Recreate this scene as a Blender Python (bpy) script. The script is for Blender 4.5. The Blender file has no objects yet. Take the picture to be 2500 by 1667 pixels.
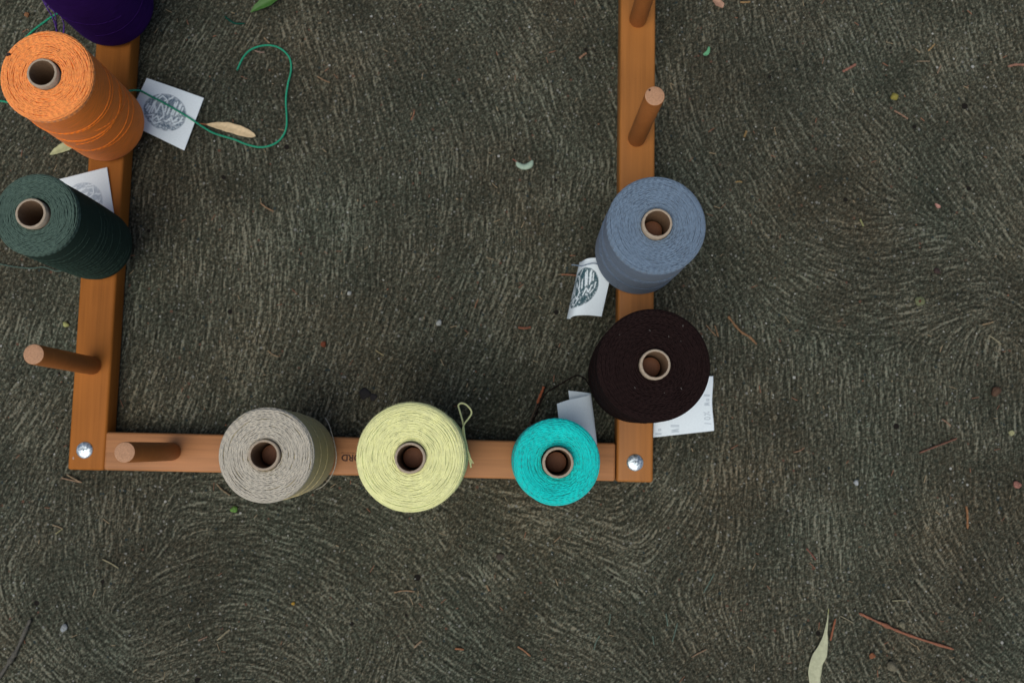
import bpy, bmesh, math, random
import numpy as np
from mathutils import Matrix, Vector
R_=math.radians
rnd=random.Random(7); rng=np.random.default_rng(11)
sc=bpy.context.scene; COL=sc.collection

# ---------------------------------------------------------------- camera, sky, sun, exposure
F=2431.0; W,H=2500,1667; NX,NY=1230.0,1090.0; CH=1.252
_d=np.array([(NX-W/2)/F,-(NY-H/2)/F,-1.0]); _d/=np.linalg.norm(_d)
_z=-_d; _y=np.array([0,1,0.])-_z*_z[1]; _y/=np.linalg.norm(_y); _x=np.cross(_y,_z)
RC=np.array([_x,_y,_z])
cam=bpy.data.cameras.new('camera'); co=bpy.data.objects.new('camera',cam); COL.objects.link(co); sc.camera=co
cam.sensor_width=36; cam.lens=F/W*36; cam.clip_start=.05; cam.clip_end=200
m=Matrix([list(RC[0])+[0],list(RC[1])+[0],list(RC[2])+[CH],[0,0,0,1]]); co.matrix_world=m
cam.dof.use_dof=True; cam.dof.focus_distance=1.065; cam.dof.aperture_fstop=5.6
SUN_EL,SUN_AZ=R_(65),R_(208)      # light comes from the bottom-left of the picture
world=bpy.data.worlds.new("World"); sc.world=world; world.use_nodes=True
nt=world.node_tree; bg=nt.nodes['Background']
sky=nt.nodes.new('ShaderNodeTexSky'); sky.sky_type='NISHITA'; sky.sun_disc=False
sky.sun_elevation=SUN_EL; sky.sun_rotation=SUN_AZ; sky.air_density=1.0; sky.dust_density=3.5; sky.ozone_density=.6
nt.links.new(sky.outputs[0],bg.inputs[0]); bg.inputs[1].default_value=0.082
sl=bpy.data.lights.new('sun','SUN'); sl.energy=1.6; sl.angle=R_(46); sl.color=(.97,.97,.93)
so=bpy.data.objects.new('sun',sl); COL.objects.link(so)
sdir=Vector((math.sin(SUN_AZ)*math.cos(SUN_EL),math.cos(SUN_AZ)*math.cos(SUN_EL),math.sin(SUN_EL)))
so.rotation_euler=sdir.to_track_quat('Z','Y').to_euler(); so.location=sdir*5
vs=sc.view_settings; vs.view_transform='Standard'; vs.look='None'; vs.gamma=1; vs.exposure=0.12

def at(px,py,z=0.0):
    v=RC@np.array([(px-W/2)/F,-(py-H/2)/F,-1.0]); t=(z-CH)/v[2]
    return Vector((v[0]*t,v[1]*t,z))
def lin(r,g,b,k=1.0):
    f=lambda c:(c/255/12.92 if c/255<=.04045 else ((c/255+.055)/1.055)**2.4)*k
    return (f(r),f(g),f(b),1)

# ---------------------------------------------------------------- helpers
def link(name,me,mat=None,parent=None,smooth=True):
    o=bpy.data.objects.new(name,me); COL.objects.link(o)
    if mat and not me.materials: me.materials.append(mat)
    if parent: o.parent=parent
    if smooth: me.shade_smooth()
    return o
def tag(o,label,cat,group=None,kind=None):
    if label:o['label']=label
    if cat:o['category']=cat
    if group:o['group']=group
    if kind:o['kind']=kind
    return o
def empty(name,loc,label,cat,group=None):
    o=bpy.data.objects.new(name,None); COL.objects.link(o); o.location=loc; o.empty_display_size=.02
    return tag(o,label,cat,group)
def fast_mesh(name,V,Q,uv=None):
    """V (n,3), Q (m,4) quads, uv (m,4,2)"""
    V=np.asarray(V,dtype=np.float32); Q=np.asarray(Q,dtype=np.int32)
    me=bpy.data.meshes.new(name); me.vertices.add(len(V)); me.vertices.foreach_set('co',V.ravel())
    me.loops.add(Q.size); me.loops.foreach_set('vertex_index',Q.ravel())
    me.polygons.add(len(Q)); me.polygons.foreach_set('loop_start',np.arange(0,Q.size,4,dtype=np.int32))
    if uv is not None:
        l=me.uv_layers.new(name='UVMap'); l.data.foreach_set('uv',np.asarray(uv,dtype=np.float32).ravel())
    me.update(calc_edges=True); me.validate()
    return me
def grid_faces(nu,nv,wu=False,wv=False,off=0):
    iu=np.arange(nu if wu else nu-1); iv=np.arange(nv if wv else nv-1)
    I,J=np.meshgrid(iu,iv,indexing='ij'); I=I.ravel();J=J.ravel()
    I2=(I+1)%nu; J2=(J+1)%nv
    Q=np.stack([I*nv+J,I2*nv+J,I2*nv+J2,I*nv+J2],1)+off
    uv=np.stack([np.stack([I,J],1),np.stack([I+1,J],1),np.stack([I+1,J+1],1),np.stack([I,J+1],1)],1).astype(float)
    return Q,uv
def tube_arrays(P,rad,ns=6,closed=False,off=0):
    """tube along P (n,3); rad scalar or (n,). returns V,Q,uv (u metres along, v 0..1 round)"""
    P=np.asarray(P,float); n=len(P)
    T=(np.roll(P,-1,0)-np.roll(P,1,0)) if closed else np.gradient(P,axis=0)
    T/=np.linalg.norm(T,axis=1)[:,None]+1e-12
    up=np.tile([0,0,1.],(n,1)); bad=np.abs(T[:,2])>.92; up[bad]=[1,0,0]
    A=np.cross(T,up); A/=np.linalg.norm(A,axis=1)[:,None]+1e-12; B=np.cross(A,T)
    r=np.broadcast_to(np.asarray(rad,float),(n,))
    a=np.arange(ns)*2*np.pi/ns
    V=P[:,None,:]+r[:,None,None]*(A[:,None,:]*np.cos(a)[None,:,None]+B[:,None,:]*np.sin(a)[None,:,None])
    Q,uv=grid_faces(n,ns,wu=closed,wv=True,off=off)
    seg=np.linalg.norm(np.roll(P,-1,0)-P,axis=1); L=np.concatenate([[0],np.cumsum(seg)])
    uv[:,:,0]=L[uv[:,:,0].astype(int)]; uv[:,:,1]/=ns
    return V.reshape(-1,3),Q[:,::-1],uv[:,::-1]
def catmull(pts,per=8):
    P=[np.array(p,float) for p in pts]; P=[2*P[0]-P[1]]+P+[2*P[-1]-P[-2]]; out=[]
    for i in range(1,len(P)-2):
        for k in range(per):
            t=k/per; a,b,c,d=P[i-1:i+3]
            out.append(.5*((2*b)+(-a+c)*t+(2*a-5*b+4*c-d)*t*t+(-a+3*b-3*c+d)*t**3))
    out.append(P[-2]); return np.array(out)
def thread(name,pts,rad,mat,parent=None,per=8,taper=False,ns=7):
    """pts: list of (px,py,z) picture-measured points put at their height"""
    P=catmull([at(*p) for p in pts],per)
    r=np.full(len(P),rad)
    if taper: r*=np.interp(np.arange(len(P)),[0,2,len(P)-3,len(P)-1],[.4,1,1,.4])
    V,Q,uv=tube_arrays(P,r,ns); me=fast_mesh(name,V,Q,uv)
    caps(me,len(P),ns)
    return link(name,me,mat,parent)
def caps(me,n,ns):
    bm=bmesh.new(); bm.from_mesh(me); bm.verts.ensure_lookup_table()
    try:
        bm.faces.new([bm.verts[i] for i in range(ns)]); bm.faces.new([bm.verts[(n-1)*ns+i] for i in range(ns)][::-1])
    except Exception: pass
    bm.normal_update(); bm.to_mesh(me); bm.free()
def lathe(name,prof,n=96,mat=None,parent=None,jit=0.0,ring=False):
    """prof list of (r,z) -> object; uv (arc metres, profile metres)"""
    prof=np.array(prof,float); k=len(prof); a=np.arange(n)*2*np.pi/n
    rr=prof[:,0][None,:]*np.ones((n,1))
    if jit: rr=rr+rng.normal(0,jit,(n,k))
    V=np.stack([rr*np.cos(a)[:,None],rr*np.sin(a)[:,None],np.broadcast_to(prof[:,1],(n,k))],2)
    Q,uv=grid_faces(n,k,wu=True,wv=ring)
    L=np.concatenate([[0],np.cumsum(np.linalg.norm(np.diff(prof,axis=0),axis=1)),[0]]); L[-1]=L[-2]+.003
    rm=prof[:,0].max(); uv[:,:,0]*=2*np.pi*rm/n; uv[:,:,1]=L[uv[:,:,1].astype(int)]
    return link(name,fast_mesh(name,V.reshape(-1,3),Q,uv),mat,parent)

# ---------------------------------------------------------------- materials
class NT:
    def __init__(s,name):
        s.m=bpy.data.materials.new(name); s.m.use_nodes=True; s.t=s.m.node_tree; s.b=s.t.nodes['Principled BSDF']
    def n(s,typ,ins=None,**kw):
        x=s.t.nodes.new(typ)
        for k,v in kw.items(): setattr(x,k,v)
        for k,v in (ins or {}).items():
            if hasattr(v,'node'): s.t.links.new(v,x.inputs[k])
            else: x.inputs[k].default_value=v
        return x
    def math(s,op,a,b=0.0,c=0.0): return s.n('ShaderNodeMath',{0:a,1:b,2:c},operation=op).outputs[0]
    def ramp(s,f,stops,interp='LINEAR'):
        r=s.n('ShaderNodeValToRGB',{0:f}); cr=r.color_ramp; cr.interpolation=interp
        while len(cr.elements)<len(stops): cr.elements.new(.5)
        for e,(p,c) in zip(cr.elements,stops): e.position=p; e.color=c if len(c)==4 else (*c,1)
        return r.outputs[0]
    def mix(s,f,a,b,mode='MIX'):
        x=s.n('ShaderNodeMix',data_type='RGBA',blend_type=mode)
        for i,v in ((0,f),(6,a),(7,b)):
            if hasattr(v,'node'): s.t.links.new(v,x.inputs[i])
            else: x.inputs[i].default_value=v if i==0 or len(v)==4 else (*v,1)
        return x.outputs[2]
    def out(s,col=None,rough=.8,bump=None,bd=.001,bs=1.0,**kw):
        if col is not None:
            if hasattr(col,'node'): s.t.links.new(col,s.b.inputs['Base Color'])
            else: s.b.inputs['Base Color'].default_value=col
        if hasattr(rough,'node'): s.t.links.new(rough,s.b.inputs['Roughness'])
        else: s.b.inputs['Roughness'].default_value=rough
        if bump is not None:
            bn=s.n('ShaderNodeBump',{'Height':bump,'Distance':bd,'Strength':bs}); s.t.links.new(bn.outputs[0],s.b.inputs['Normal'])
        for k,v in kw.items(): s.b.inputs[k.replace('_',' ')].default_value=v
        return s.m
def shade(c,k): return (c[0]*k,c[1]*k,c[2]*k,1)

def yarn_mat(name,col,pitch=.0046,rough=.85,sheen=.15,soft=1.0):
    s=NT(name); uv=s.n('ShaderNodeUVMap').outputs[0]; xyz=s.n('ShaderNodeSeparateXYZ',{0:uv})
    tw=s.math('ADD',s.math('MULTIPLY',xyz.outputs[0],1/pitch),xyz.outputs[1])
    ply=s.math('PINGPONG',s.math('MULTIPLY',tw,2.0),1.0)   # two plies twisted together
    ply=s.math('POWER',ply,.8)
    tc=s.n('ShaderNodeTexCoord').outputs['Object']
    fib=s.n('ShaderNodeTexNoise',{'Vector':tc,'Scale':1400.,'Detail':3.}).outputs[0]
    big=s.n('ShaderNodeTexNoise',{'Vector':tc,'Scale':120.,'Detail':2.}).outputs[0]
    h=s.math('ADD',ply,s.math('MULTIPLY',fib,.5))
    v=s.math('ADD',s.math('MULTIPLY',fib,.5),s.math('MULTIPLY',big,.5))
    c=s.ramp(v,[(.3,shade(col,.84)),(.7,shade(col,1.13))])
    lum=max(col[:3]); return s.out(c,rough,h,.0008*soft,1.0,Sheen_Weight=sheen if lum>.2 else 0,Specular_IOR_Level=.25 if lum>.2 else .1)
def wound_mat(name,col,dark=.7):
    """cross wound side of a package: fine strands in two helical directions"""
    s=NT(name); uv=s.n('ShaderNodeUVMap').outputs[0]
    def fam(ang,sc):
        mp=s.n('ShaderNodeMapping',{'Vector':uv,'Rotation':(0,0,ang),'Scale':(1,1,1)}).outputs[0]
        mp2=s.n('ShaderNodeMapping',{'Vector':mp,'Scale':(40,sc,1)}).outputs[0]
        return s.n('ShaderNodeTexNoise',{'Vector':mp2,'Scale':1.,'Detail':3.,'Roughness':.65}).outputs[0]
    a=fam(R_(13),1000.); b=fam(R_(-13),1000.)
    tc=s.n('ShaderNodeTexCoord').outputs['Object']
    mk=s.ramp(s.n('ShaderNodeTexNoise',{'Vector':tc,'Scale':45.,'Detail':1.}).outputs[0],[(.42,(0,0,0)),(.58,(1,1,1))])
    h=s.mix(mk,a,b)
    c=s.ramp(h,[(.3,shade(col,dark)),(.68,shade(col,1.12))])
    lum=max(col[:3]); return s.out(c,.9,h,.0009,1.0,Sheen_Weight=.1 if lum>.2 else 0,Specular_IOR_Level=.2 if lum>.2 else .08)
def wood_mat(name,col,rough=.38,grain=.16,spec=.22):
    s=NT(name); tc=s.n('ShaderNodeTexCoord').outputs['Object']
    mp=s.n('ShaderNodeMapping',{'Vector':tc,'Scale':(220,7,220)}).outputs[0]
    g=s.n('ShaderNodeTexNoise',{'Vector':mp,'Scale':1.,'Detail':5.,'Roughness':.6,'Distortion':.3}).outputs[0]
    big=s.n('ShaderNodeTexNoise',{'Vector':tc,'Scale':9.,'Detail':2.}).outputs[0]
    fine=s.n('ShaderNodeTexNoise',{'Vector':tc,'Scale':900.,'Detail':2.}).outputs[0]
    v=s.math('ADD',s.math('ADD',s.math('MULTIPLY',g,.38),s.math('MULTIPLY',big,.52)),s.math('MULTIPLY',fine,.1))
    c=s.ramp(v,[(.34,shade(col,1-grain*2)),(.5,col),(.66,shade(col,1+grain*1.4))])
    r=s.math('ADD',s.math('MULTIPLY',fine,.25),rough-.1)
    return s.out(c,r,g,.0002,.5,Specular_IOR_Level=spec)
def plain(name,col,rough=.7,var=.18,scale=300.,bump=.0002,**kw):
    s=NT(name); tc=s.n('ShaderNodeTexCoord').outputs['Object']
    v=s.n('ShaderNodeTexNoise',{'Vector':tc,'Scale':scale,'Detail':4.}).outputs[0]
    c=s.ramp(v,[(.3,shade(col,1-var)),(.7,shade(col,1+var))])
    return s.out(c,rough,v,bump,.8,**kw)

W_LEFT=wood_mat('stained_beech_orange',(.32,.110,.020,1),.5,.16,.08)
W_RIGHT=wood_mat('stained_beech_tan',(.34,.130,.028,1),.42)
W_END=wood_mat('stained_beech_rose',(.37,.162,.062,1),.42,.2)
W_PEG=wood_mat('peg_wood',(.35,.125,.034,1),.46,.1,.15)
TIP_SHADE=plain('shaded_peg_tip',(.17,.066,.028,1),.7,.16,700.)  # peg tip down in a tube: shade of the hole put into its colour
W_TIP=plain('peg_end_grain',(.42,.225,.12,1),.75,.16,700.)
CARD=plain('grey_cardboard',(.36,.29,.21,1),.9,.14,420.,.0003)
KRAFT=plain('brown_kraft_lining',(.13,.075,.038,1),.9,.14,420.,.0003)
s=NT('zinc'); tc=s.n('ShaderNodeTexCoord').outputs['Object']
v=s.n('ShaderNodeTexNoise',{'Vector':tc,'Scale':330.,'Detail':3.}).outputs[0]
ZINC=s.out(s.ramp(v,[(.35,(.35,.42,.45)),(.65,(.75,.82,.84))]),s.ramp(v,[(.3,(.2,.2,.2)),(.7,(.5,.5,.5))]),v,.0006,.8,Metallic=.85)
PRINT=plain('burnt_print',(.06,.022,.01,1),.8)

# tag paper: stamp and pencil are flat print, stored per vertex as "ink"
def paper_mat(name,ink):
    s=NT(name); a=s.n('ShaderNodeAttribute',attribute_name='ink').outputs['Fac']
    tc=s.n('ShaderNodeTexCoord').outputs['Object']
    v=s.n('ShaderNodeTexNoise',{'Vector':tc,'Scale':700.,'Detail':3.}).outputs[0]
    base=s.ramp(v,[(.3,(.70,.78,.80)),(.7,(.77,.85,.87))])
    k=s.math('MULTIPLY',a,s.ramp(v,[(.3,(.85,.85,.85)),(.6,(1,1,1))]))
    return s.out(s.mix(k,base,ink),.75,v,.0001,.6,Specular_IOR_Level=.3)
INK_BLUE=paper_mat('tag_paper_slate_ink',(.06,.115,.17,1)); INK_TEAL=paper_mat('tag_paper_teal_ink',(.008,.06,.075,1))
INK_PALE=paper_mat('tag_paper_pale_ink',(.26,.33,.40,1)); INK_PENCIL=paper_mat('tag_paper_pencil',(.30,.36,.41,1))

# ---------------------------------------------------------------- ground: swept concrete
def build_ground():
    h=.00125; x0,x1=-.80,.80; y0,y1=-.44,.70
    xs=np.arange(x0,x1,h); ys=np.arange(y0,y1,h); nx,ny=len(xs),len(ys)
    # sweep directions read off the photograph: (x,y in the 2352 px view, angle of the streak, degrees from right, counter-clockwise)
    ctl=[(800,300,105),(1000,150,115),(1150,100,118),(450,150,60),(350,60,65),(620,250,110),(600,450,100),(700,600,92),(900,500,90),(1100,450,88),(900,750,68),(1050,700,66),
     (1200,750,66),(1300,500,80),(1300,850,66),(700,880,72),(450,800,85),(400,920,70),(400,600,88),(1300,200,112),
     (1600,150,95),(1800,120,108),(1750,300,112),(1950,350,125),(1800,450,128),(2200,300,122),(2100,450,130),(1700,520,112),(1750,620,128),(1850,680,155),(1930,700,178),(2020,650,10),(2080,560,25),(1950,600,165),(1960,540,160),
     (2250,400,118),(2300,500,122),(2300,120,100),(2340,300,120),(1700,800,88),(1900,900,90),(2100,900,89),(2300,900,90),(2000,1050,90),(1700,1050,92),(2250,1100,95),
     (2200,720,20),(2330,650,150),
     (2250,1250,115),(2050,1250,110),(1850,1200,90),(1700,1300,82),(1550,1250,60),(1500,1180,50),(1600,1450,120),(1850,1400,92),(2100,1450,130),(2300,1450,135),(2000,1550,120),
     (500,1230,5),(600,1200,172),(380,1300,25),(330,1400,45),(420,1340,12),(520,1330,178),(640,1330,165),(750,1300,155),(700,1200,158),(850,1200,145),(900,1150,160),(1000,1250,130),(1100,1300,128),(1000,1400,125),(1150,1180,168),(1300,1180,165),(1400,1250,155),
     (700,1420,140),(560,1420,172),(450,1450,15),(360,1500,40),(600,1500,165),(720,1500,120),(850,1350,135),(850,1500,60),(1000,1520,150),(1200,1400,145),(1300,1500,160),(1400,1400,140),
     (250,1200,95),(150,1180,92),(60,1200,50),(100,1320,115),(200,1350,100),(300,1270,80),(150,1430,130),(280,1500,135),(60,1540,150),(230,1550,140),(60,1450,120),
     (60,900,62),(100,700,80),(60,1000,60),(140,1080,70),(60,500,70),(60,330,60),(30,100,75),(120,40,65)]
    C=np.array([list(at(x*1.063,y*1.063)[:2])+[a] for x,y,a in ctl])
    def angles(X,Y):
        num=np.zeros(X.shape,np.complex128)
        wob=.012*np.sin(X*31+Y*17)+.010*np.sin(Y*43-X*9)
        for cx,cy,a in C:
            d2=(X+wob-cx)**2+(Y-wob-cy)**2+1e-5
            num+=np.exp(2j*np.radians(a))*np.exp(-d2/.006)/ (d2+.0015)**.8
            num+=np.exp(2j*np.radians(a))*2e-4/(d2+.002)**1.5
        return np.angle(num)/2
    st=3; X,Y=np.meshgrid(xs,ys,indexing='ij')
    Xc,Yc=X[::st,::st],Y[::st,::st]
    th=angles(Xc,Yc); ii=np.minimum(np.arange(nx)//st,th.shape[0]-1); jj=np.minimum(np.arange(ny)//st,th.shape[1]-1)
    c2=np.cos(2*th)[ii][:,jj]; s2=np.sin(2*th)[ii][:,jj]
    def blur(A,k):
        for _ in range(k):
            A=(np.roll(A,1,0)+np.roll(A,-1,0)+2*A)/4; A=(np.roll(A,1,1)+np.roll(A,-1,1)+2*A)/4
        return A
    c2=blur(c2,6); s2=blur(s2,6); TH=np.arctan2(s2,c2)/2
    TH+=.10*(blur(rng.normal(0,1,(nx,ny)),40)*12)
    DX,DY=np.cos(TH).astype(np.float32),np.sin(TH).astype(np.float32)
    def lic(N,L,step=1.0):
        acc=N.copy(); wsum=1.0
        for sg in (1,-1):
            px,py=np.meshgrid(np.arange(nx,dtype=np.float32),np.arange(ny,dtype=np.float32),indexing='ij')
            vx=DX*sg; vy=DY*sg
            for k in range(L):
                px=px+vx*step; py=py+vy*step
                i=np.clip(np.rint(px),0,nx-1).astype(np.int32); j=np.clip(np.rint(py),0,ny-1).astype(np.int32)
                nvx=DX[i,j]; nvy=DY[i,j]; f=np.sign(nvx*vx+nvy*vy); f[f==0]=1; vx=nvx*f; vy=nvy*f
                w=1-k/L; acc+=N[i,j]*w
                if sg==1: wsum+=2*w
        return acc/math.sqrt(wsum)
    n1=rng.normal(0,1,(nx,ny)).astype(np.float32)
    n2=rng.normal(0,1,(nx//2+1,ny//2+1)).repeat(2,0).repeat(2,1)[:nx,:ny]; n2=blur(n2,1).astype(np.float32)
    l1=lic(n1,6); l2=lic(n2,12)
    norm=lambda A:(A-A.mean())/A.std()
    l1=norm(l1); l2=norm(l2); g=norm(blur(rng.normal(0,1,(nx,ny)),1)); lo=norm(blur(norm(rng.normal(0,1,(nx//8+1,ny//8+1))),5).repeat(8,0).repeat(8,1)[:nx,:ny]); lo=blur(lo,8)
    ridge=norm(blur((rng.random((nx,ny))<.0030).astype(np.float32),1)); l3=lic(ridge.astype(np.float32),11); l3=norm(l3)   # isolated long ridges
    amp=np.clip(.9+.14*lo,.6,1.2)
    gf=rng.normal(0,1,(nx,ny)); S=(.52*l1+.36*l2)*amp+.46*np.clip(l3,0,4)*amp+.46*g+.62*gf
    S=norm(S-.75*blur(S,9)); S=norm(S+.16*lo)
    Z=.00022*np.clip(S,-2.6,3.2)+.0002*lo
    # sheet grid: fine part plus widening skirt to far away
    gs=.01*1.7**np.arange(15)
    def ext(a): return np.concatenate([a[0]-np.cumsum(gs)[::-1],a,a[-1]+np.cumsum(gs)])
    k=len(gs); XS,YS=ext(xs),ext(ys); NXg,NYg=len(XS),len(YS)
    ZZ=np.zeros((NXg,NYg),np.float32); SS=np.zeros((NXg,NYg),np.float32)
    ZZ[k:-k,k:-k]=Z; SS[k:-k,k:-k]=S
    GX,GY=np.meshgrid(XS,YS,indexing='ij')
    V=np.stack([GX,GY,ZZ-.0008],2).reshape(-1,3); Q,_=grid_faces(NXg,NYg)
    me=fast_mesh('ground',V,Q)
    a=me.attributes.new('streak','FLOAT','POINT'); a.data.foreach_set('value',np.clip(.5+SS*.17,0,1).astype(np.float32).ravel())
    s=NT('swept_concrete'); tc=s.n('ShaderNodeTexCoord').outputs['Object']
    st=s.n('ShaderNodeAttribute',attribute_name='streak').outputs['Fac']
    nz=s.n('ShaderNodeTexNoise',{'Vector':tc,'Scale':620.,'Detail':4.,'Roughness':.75}).outputs[0]
    v=s.math('ADD',s.math('MULTIPLY',st,.78),s.math('MULTIPLY',nz,.46))
    base=s.ramp(v,[(.36,(.011,.0115,.0075)),(.55,(.034,.0335,.0225)),(.70,(.074,.071,.051)),(.88,(.18,.17,.128))])
    hue=s.n('ShaderNodeTexNoise',{'Vector':tc,'Scale':260.,'Detail':3.,'Roughness':.8}); 
    warm=s.n('ShaderNodeTexNoise',{'Vector':tc,'Scale':5.,'Detail':4.}).outputs[0]
    tint=s.ramp(s.math('ADD',s.math('MULTIPLY',hue.outputs[0],.6),s.math('MULTIPLY',warm,.4)),[(.34,(.78,1.0,.98)),(.5,(.97,1.0,.96)),(.66,(1.16,.97,.80))])
    base=s.mix(1.0,base,tint,'MULTIPLY')
    big=s.ramp(s.n('ShaderNodeTexNoise',{'Vector':tc,'Scale':3.2,'Detail':5.,'Roughness':.6}).outputs[0],[(.3,(.8,.8,.8)),(.7,(1.22,1.22,1.22))])
    base=s.mix(1.0,base,big,'MULTIPLY')
    def specks(scale,frac,col,rad,base):
        vo=s.n('ShaderNodeTexVoronoi',{'Vector':tc,'Scale':scale,'Randomness':1.}); sp=s.n('ShaderNodeSeparateColor',{0:vo.outputs['Color']})
        on=s.math('LESS_THAN',sp.outputs[0],frac); rr=s.math('MULTIPLY',sp.outputs[1],rad)
        return s.mix(s.math('MULTIPLY',on,s.math('LESS_THAN',vo.outputs['Distance'],rr)),base,col)
    base=specks(330.,.03,(.17,.17,.15,1),.62,base); base=specks(240.,.012,(.10,.055,.035,1),.5,base)
    base=specks(300.,.02,(.022,.034,.033,1),.6,base); base=specks(150.,.006,(.32,.32,.29,1),.30,base); base=specks(75.,.02,(.010,.008,.006,1),.33,base)
    m=s.out(base,.92,nz,.0008,1.0,Specular_IOR_Level=.2)
    o=link('ground',me,m); o['kind']='structure'; return o
build_ground()

# ---------------------------------------------------------------- warping frame
RT=.032   # rail thickness
frame=empty('warping_frame',at(880,1110,0),'orange brown wooden warping frame with upright pegs lying on swept concrete','warping frame')
FI=Matrix.Translation(-frame.location)
def rail(a,b,w,mat,z0=.0008):
    """box rail, axis a->b on the ground plane, local Y along it"""
    a=Vector((a[0],a[1],0)); b=Vector((b[0],b[1],0)); L=(b-a).length; d=(b-a)/L
    bm=bmesh.new(); bmesh.ops.create_cube(bm,size=1); bmesh.ops.scale(bm,vec=(w,L,RT-z0),verts=bm.verts)
    bmesh.ops.bevel(bm,geom=bm.edges[:],offset=.0034,segments=4,profile=.5,affect='EDGES')
    me=bpy.data.meshes.new('rail'); bm.to_mesh(me); bm.free()
    o=link('rail',me,mat,frame); o.matrix_parent_inverse=FI
    mid=(a+b)/2; o.location=(mid.x,mid.y,(RT+z0)/2); o.rotation_euler=(0,0,math.atan2(d.y,d.x)-math.pi/2)
    me.set_sharp_from_angle(angle=R_(40)); return o
ang=R_(-1.2); ux=Vector((math.cos(ang),math.sin(ang),0)); uy=Vector((-ux.y,ux.x,0))
BL=at(164,1146,RT); RW=.0447
BLr=at(1597,1176.5,RT)
lc=BL+ux*(RW/2); lc0=lc; lc1=lc+uy*.98
rc0=at(1550,1176.5,RT); rc1=rc0+uy*.98
rail((lc0.x,lc0.y),(lc1.x,lc1.y),RW,W_LEFT); rail((rc0.x,rc0.y),(rc1.x,rc1.y),RW,W_RIGHT)
e0=at(253,1100.5,RT); e1=at(1504,1127.5,RT)
e0=Vector((e0.x,e0.y,0)); e1=Vector((e1.x,e1.y,0)); 
rail((e0+ux*.0009)[:2],(e1-ux*.0006)[:2],.0462,W_END)
PR=.0111
def peg(x,y,h,r=PR,tip=None):
    n=40
    prof=[(.0001,0),(r*.97,0),(r*.97,.002),(r,.003),(r,h-.0009),(r-.0003,h-.0002)]
    o=lathe('peg',prof,n,W_PEG,frame); o.matrix_parent_inverse=FI; o.location=(x,y,RT)
    o.data.set_sharp_from_angle(angle=R_(50))
    prof=[(r-.0003,h-.0002),(r-.0008,h+.0001),(r*.5,h+.0002),(.0001,h+.0002)]
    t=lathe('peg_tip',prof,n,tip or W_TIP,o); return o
def peg_px(px,py,h=.1535): p=at(px,py,RT+h); return peg(p.x,p.y,h)
p1=peg_px(81.8,864.8); peg_px(304,1103.8,.152); p3=peg_px(1598.7,234.7)
b=at(1557,49,RT); peg(b.x,b.y,.153)
# small knot hole on the tip of the bare right-hand peg
kn=lathe('knot_hole',[(.0001,.0004),(.0011,.00035),(.0013,0)],14,PRINT,p3); kn.location=(-.0057,.0066,.1537)
def bolt(px,py,r):
    c=at(px,py,RT+.003); prof=[(r,0)]+[(r*math.cos(t),.0008+.0030*math.sin(t)) for t in np.linspace(0,1.5,7)]
    o=lathe('bolt_head',prof,36,ZINC,frame); o.matrix_parent_inverse=FI; o.location=(c.x,c.y,RT-.0002)
bolt(204.3,1098.7,.0101); bolt(1551,1129,.0103)
# burnt maker's stamp, reads from the far side of the frame
def text(body,size,center,rot,mat,parent,name='maker_stamp',z=RT+.00015,font_shift=0):
    cu=bpy.data.curves.new(name,'FONT'); cu.body=body; cu.size=size; cu.align_x='LEFT'; cu.align_y='CENTER'; cu.extrude=.00006; cu.offset=size*.032; cu.resolution_u=3
    t=bpy.data.objects.new(name,cu); COL.objects.link(t); bpy.context.view_layer.update()
    me=bpy.data.meshes.new_from_object(t); bpy.data.objects.remove(t)
    o=link(name,me,mat,parent,False); o.matrix_parent_inverse=FI if parent is frame else Matrix(); o.rotation_euler=(0,0,rot); return o
st=text('ASHFORD',.0112,None,ang+math.pi,PRINT,frame)
wd=max(v.co.x for v in st.data.vertices); c=at(833.5,1116,RT)
st.location=Vector((c.x,c.y,RT+.0001))+ux*wd
# the rule of tiny illegible characters above it
bm=bmesh.new(); x=0
while x<.052:
    w=rnd.uniform(.0006,.0014); M=Matrix.Translation((x,rnd.uniform(-.0001,.0001),0))@Matrix.Diagonal((w,.0009,.0001,1)); bmesh.ops.create_cube(bm,size=1,matrix=M); x+=w+.0006
me=bpy.data.meshes.new('fine_print'); bm.to_mesh(me); bm.free(); o=link('fine_print',me,PRINT,frame,False); o.matrix_parent_inverse=FI
c=at(833.5,1104.5,RT); o.location=(c.x,c.y,RT+.0001); o.rotation_euler=(0,0,ang)

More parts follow.
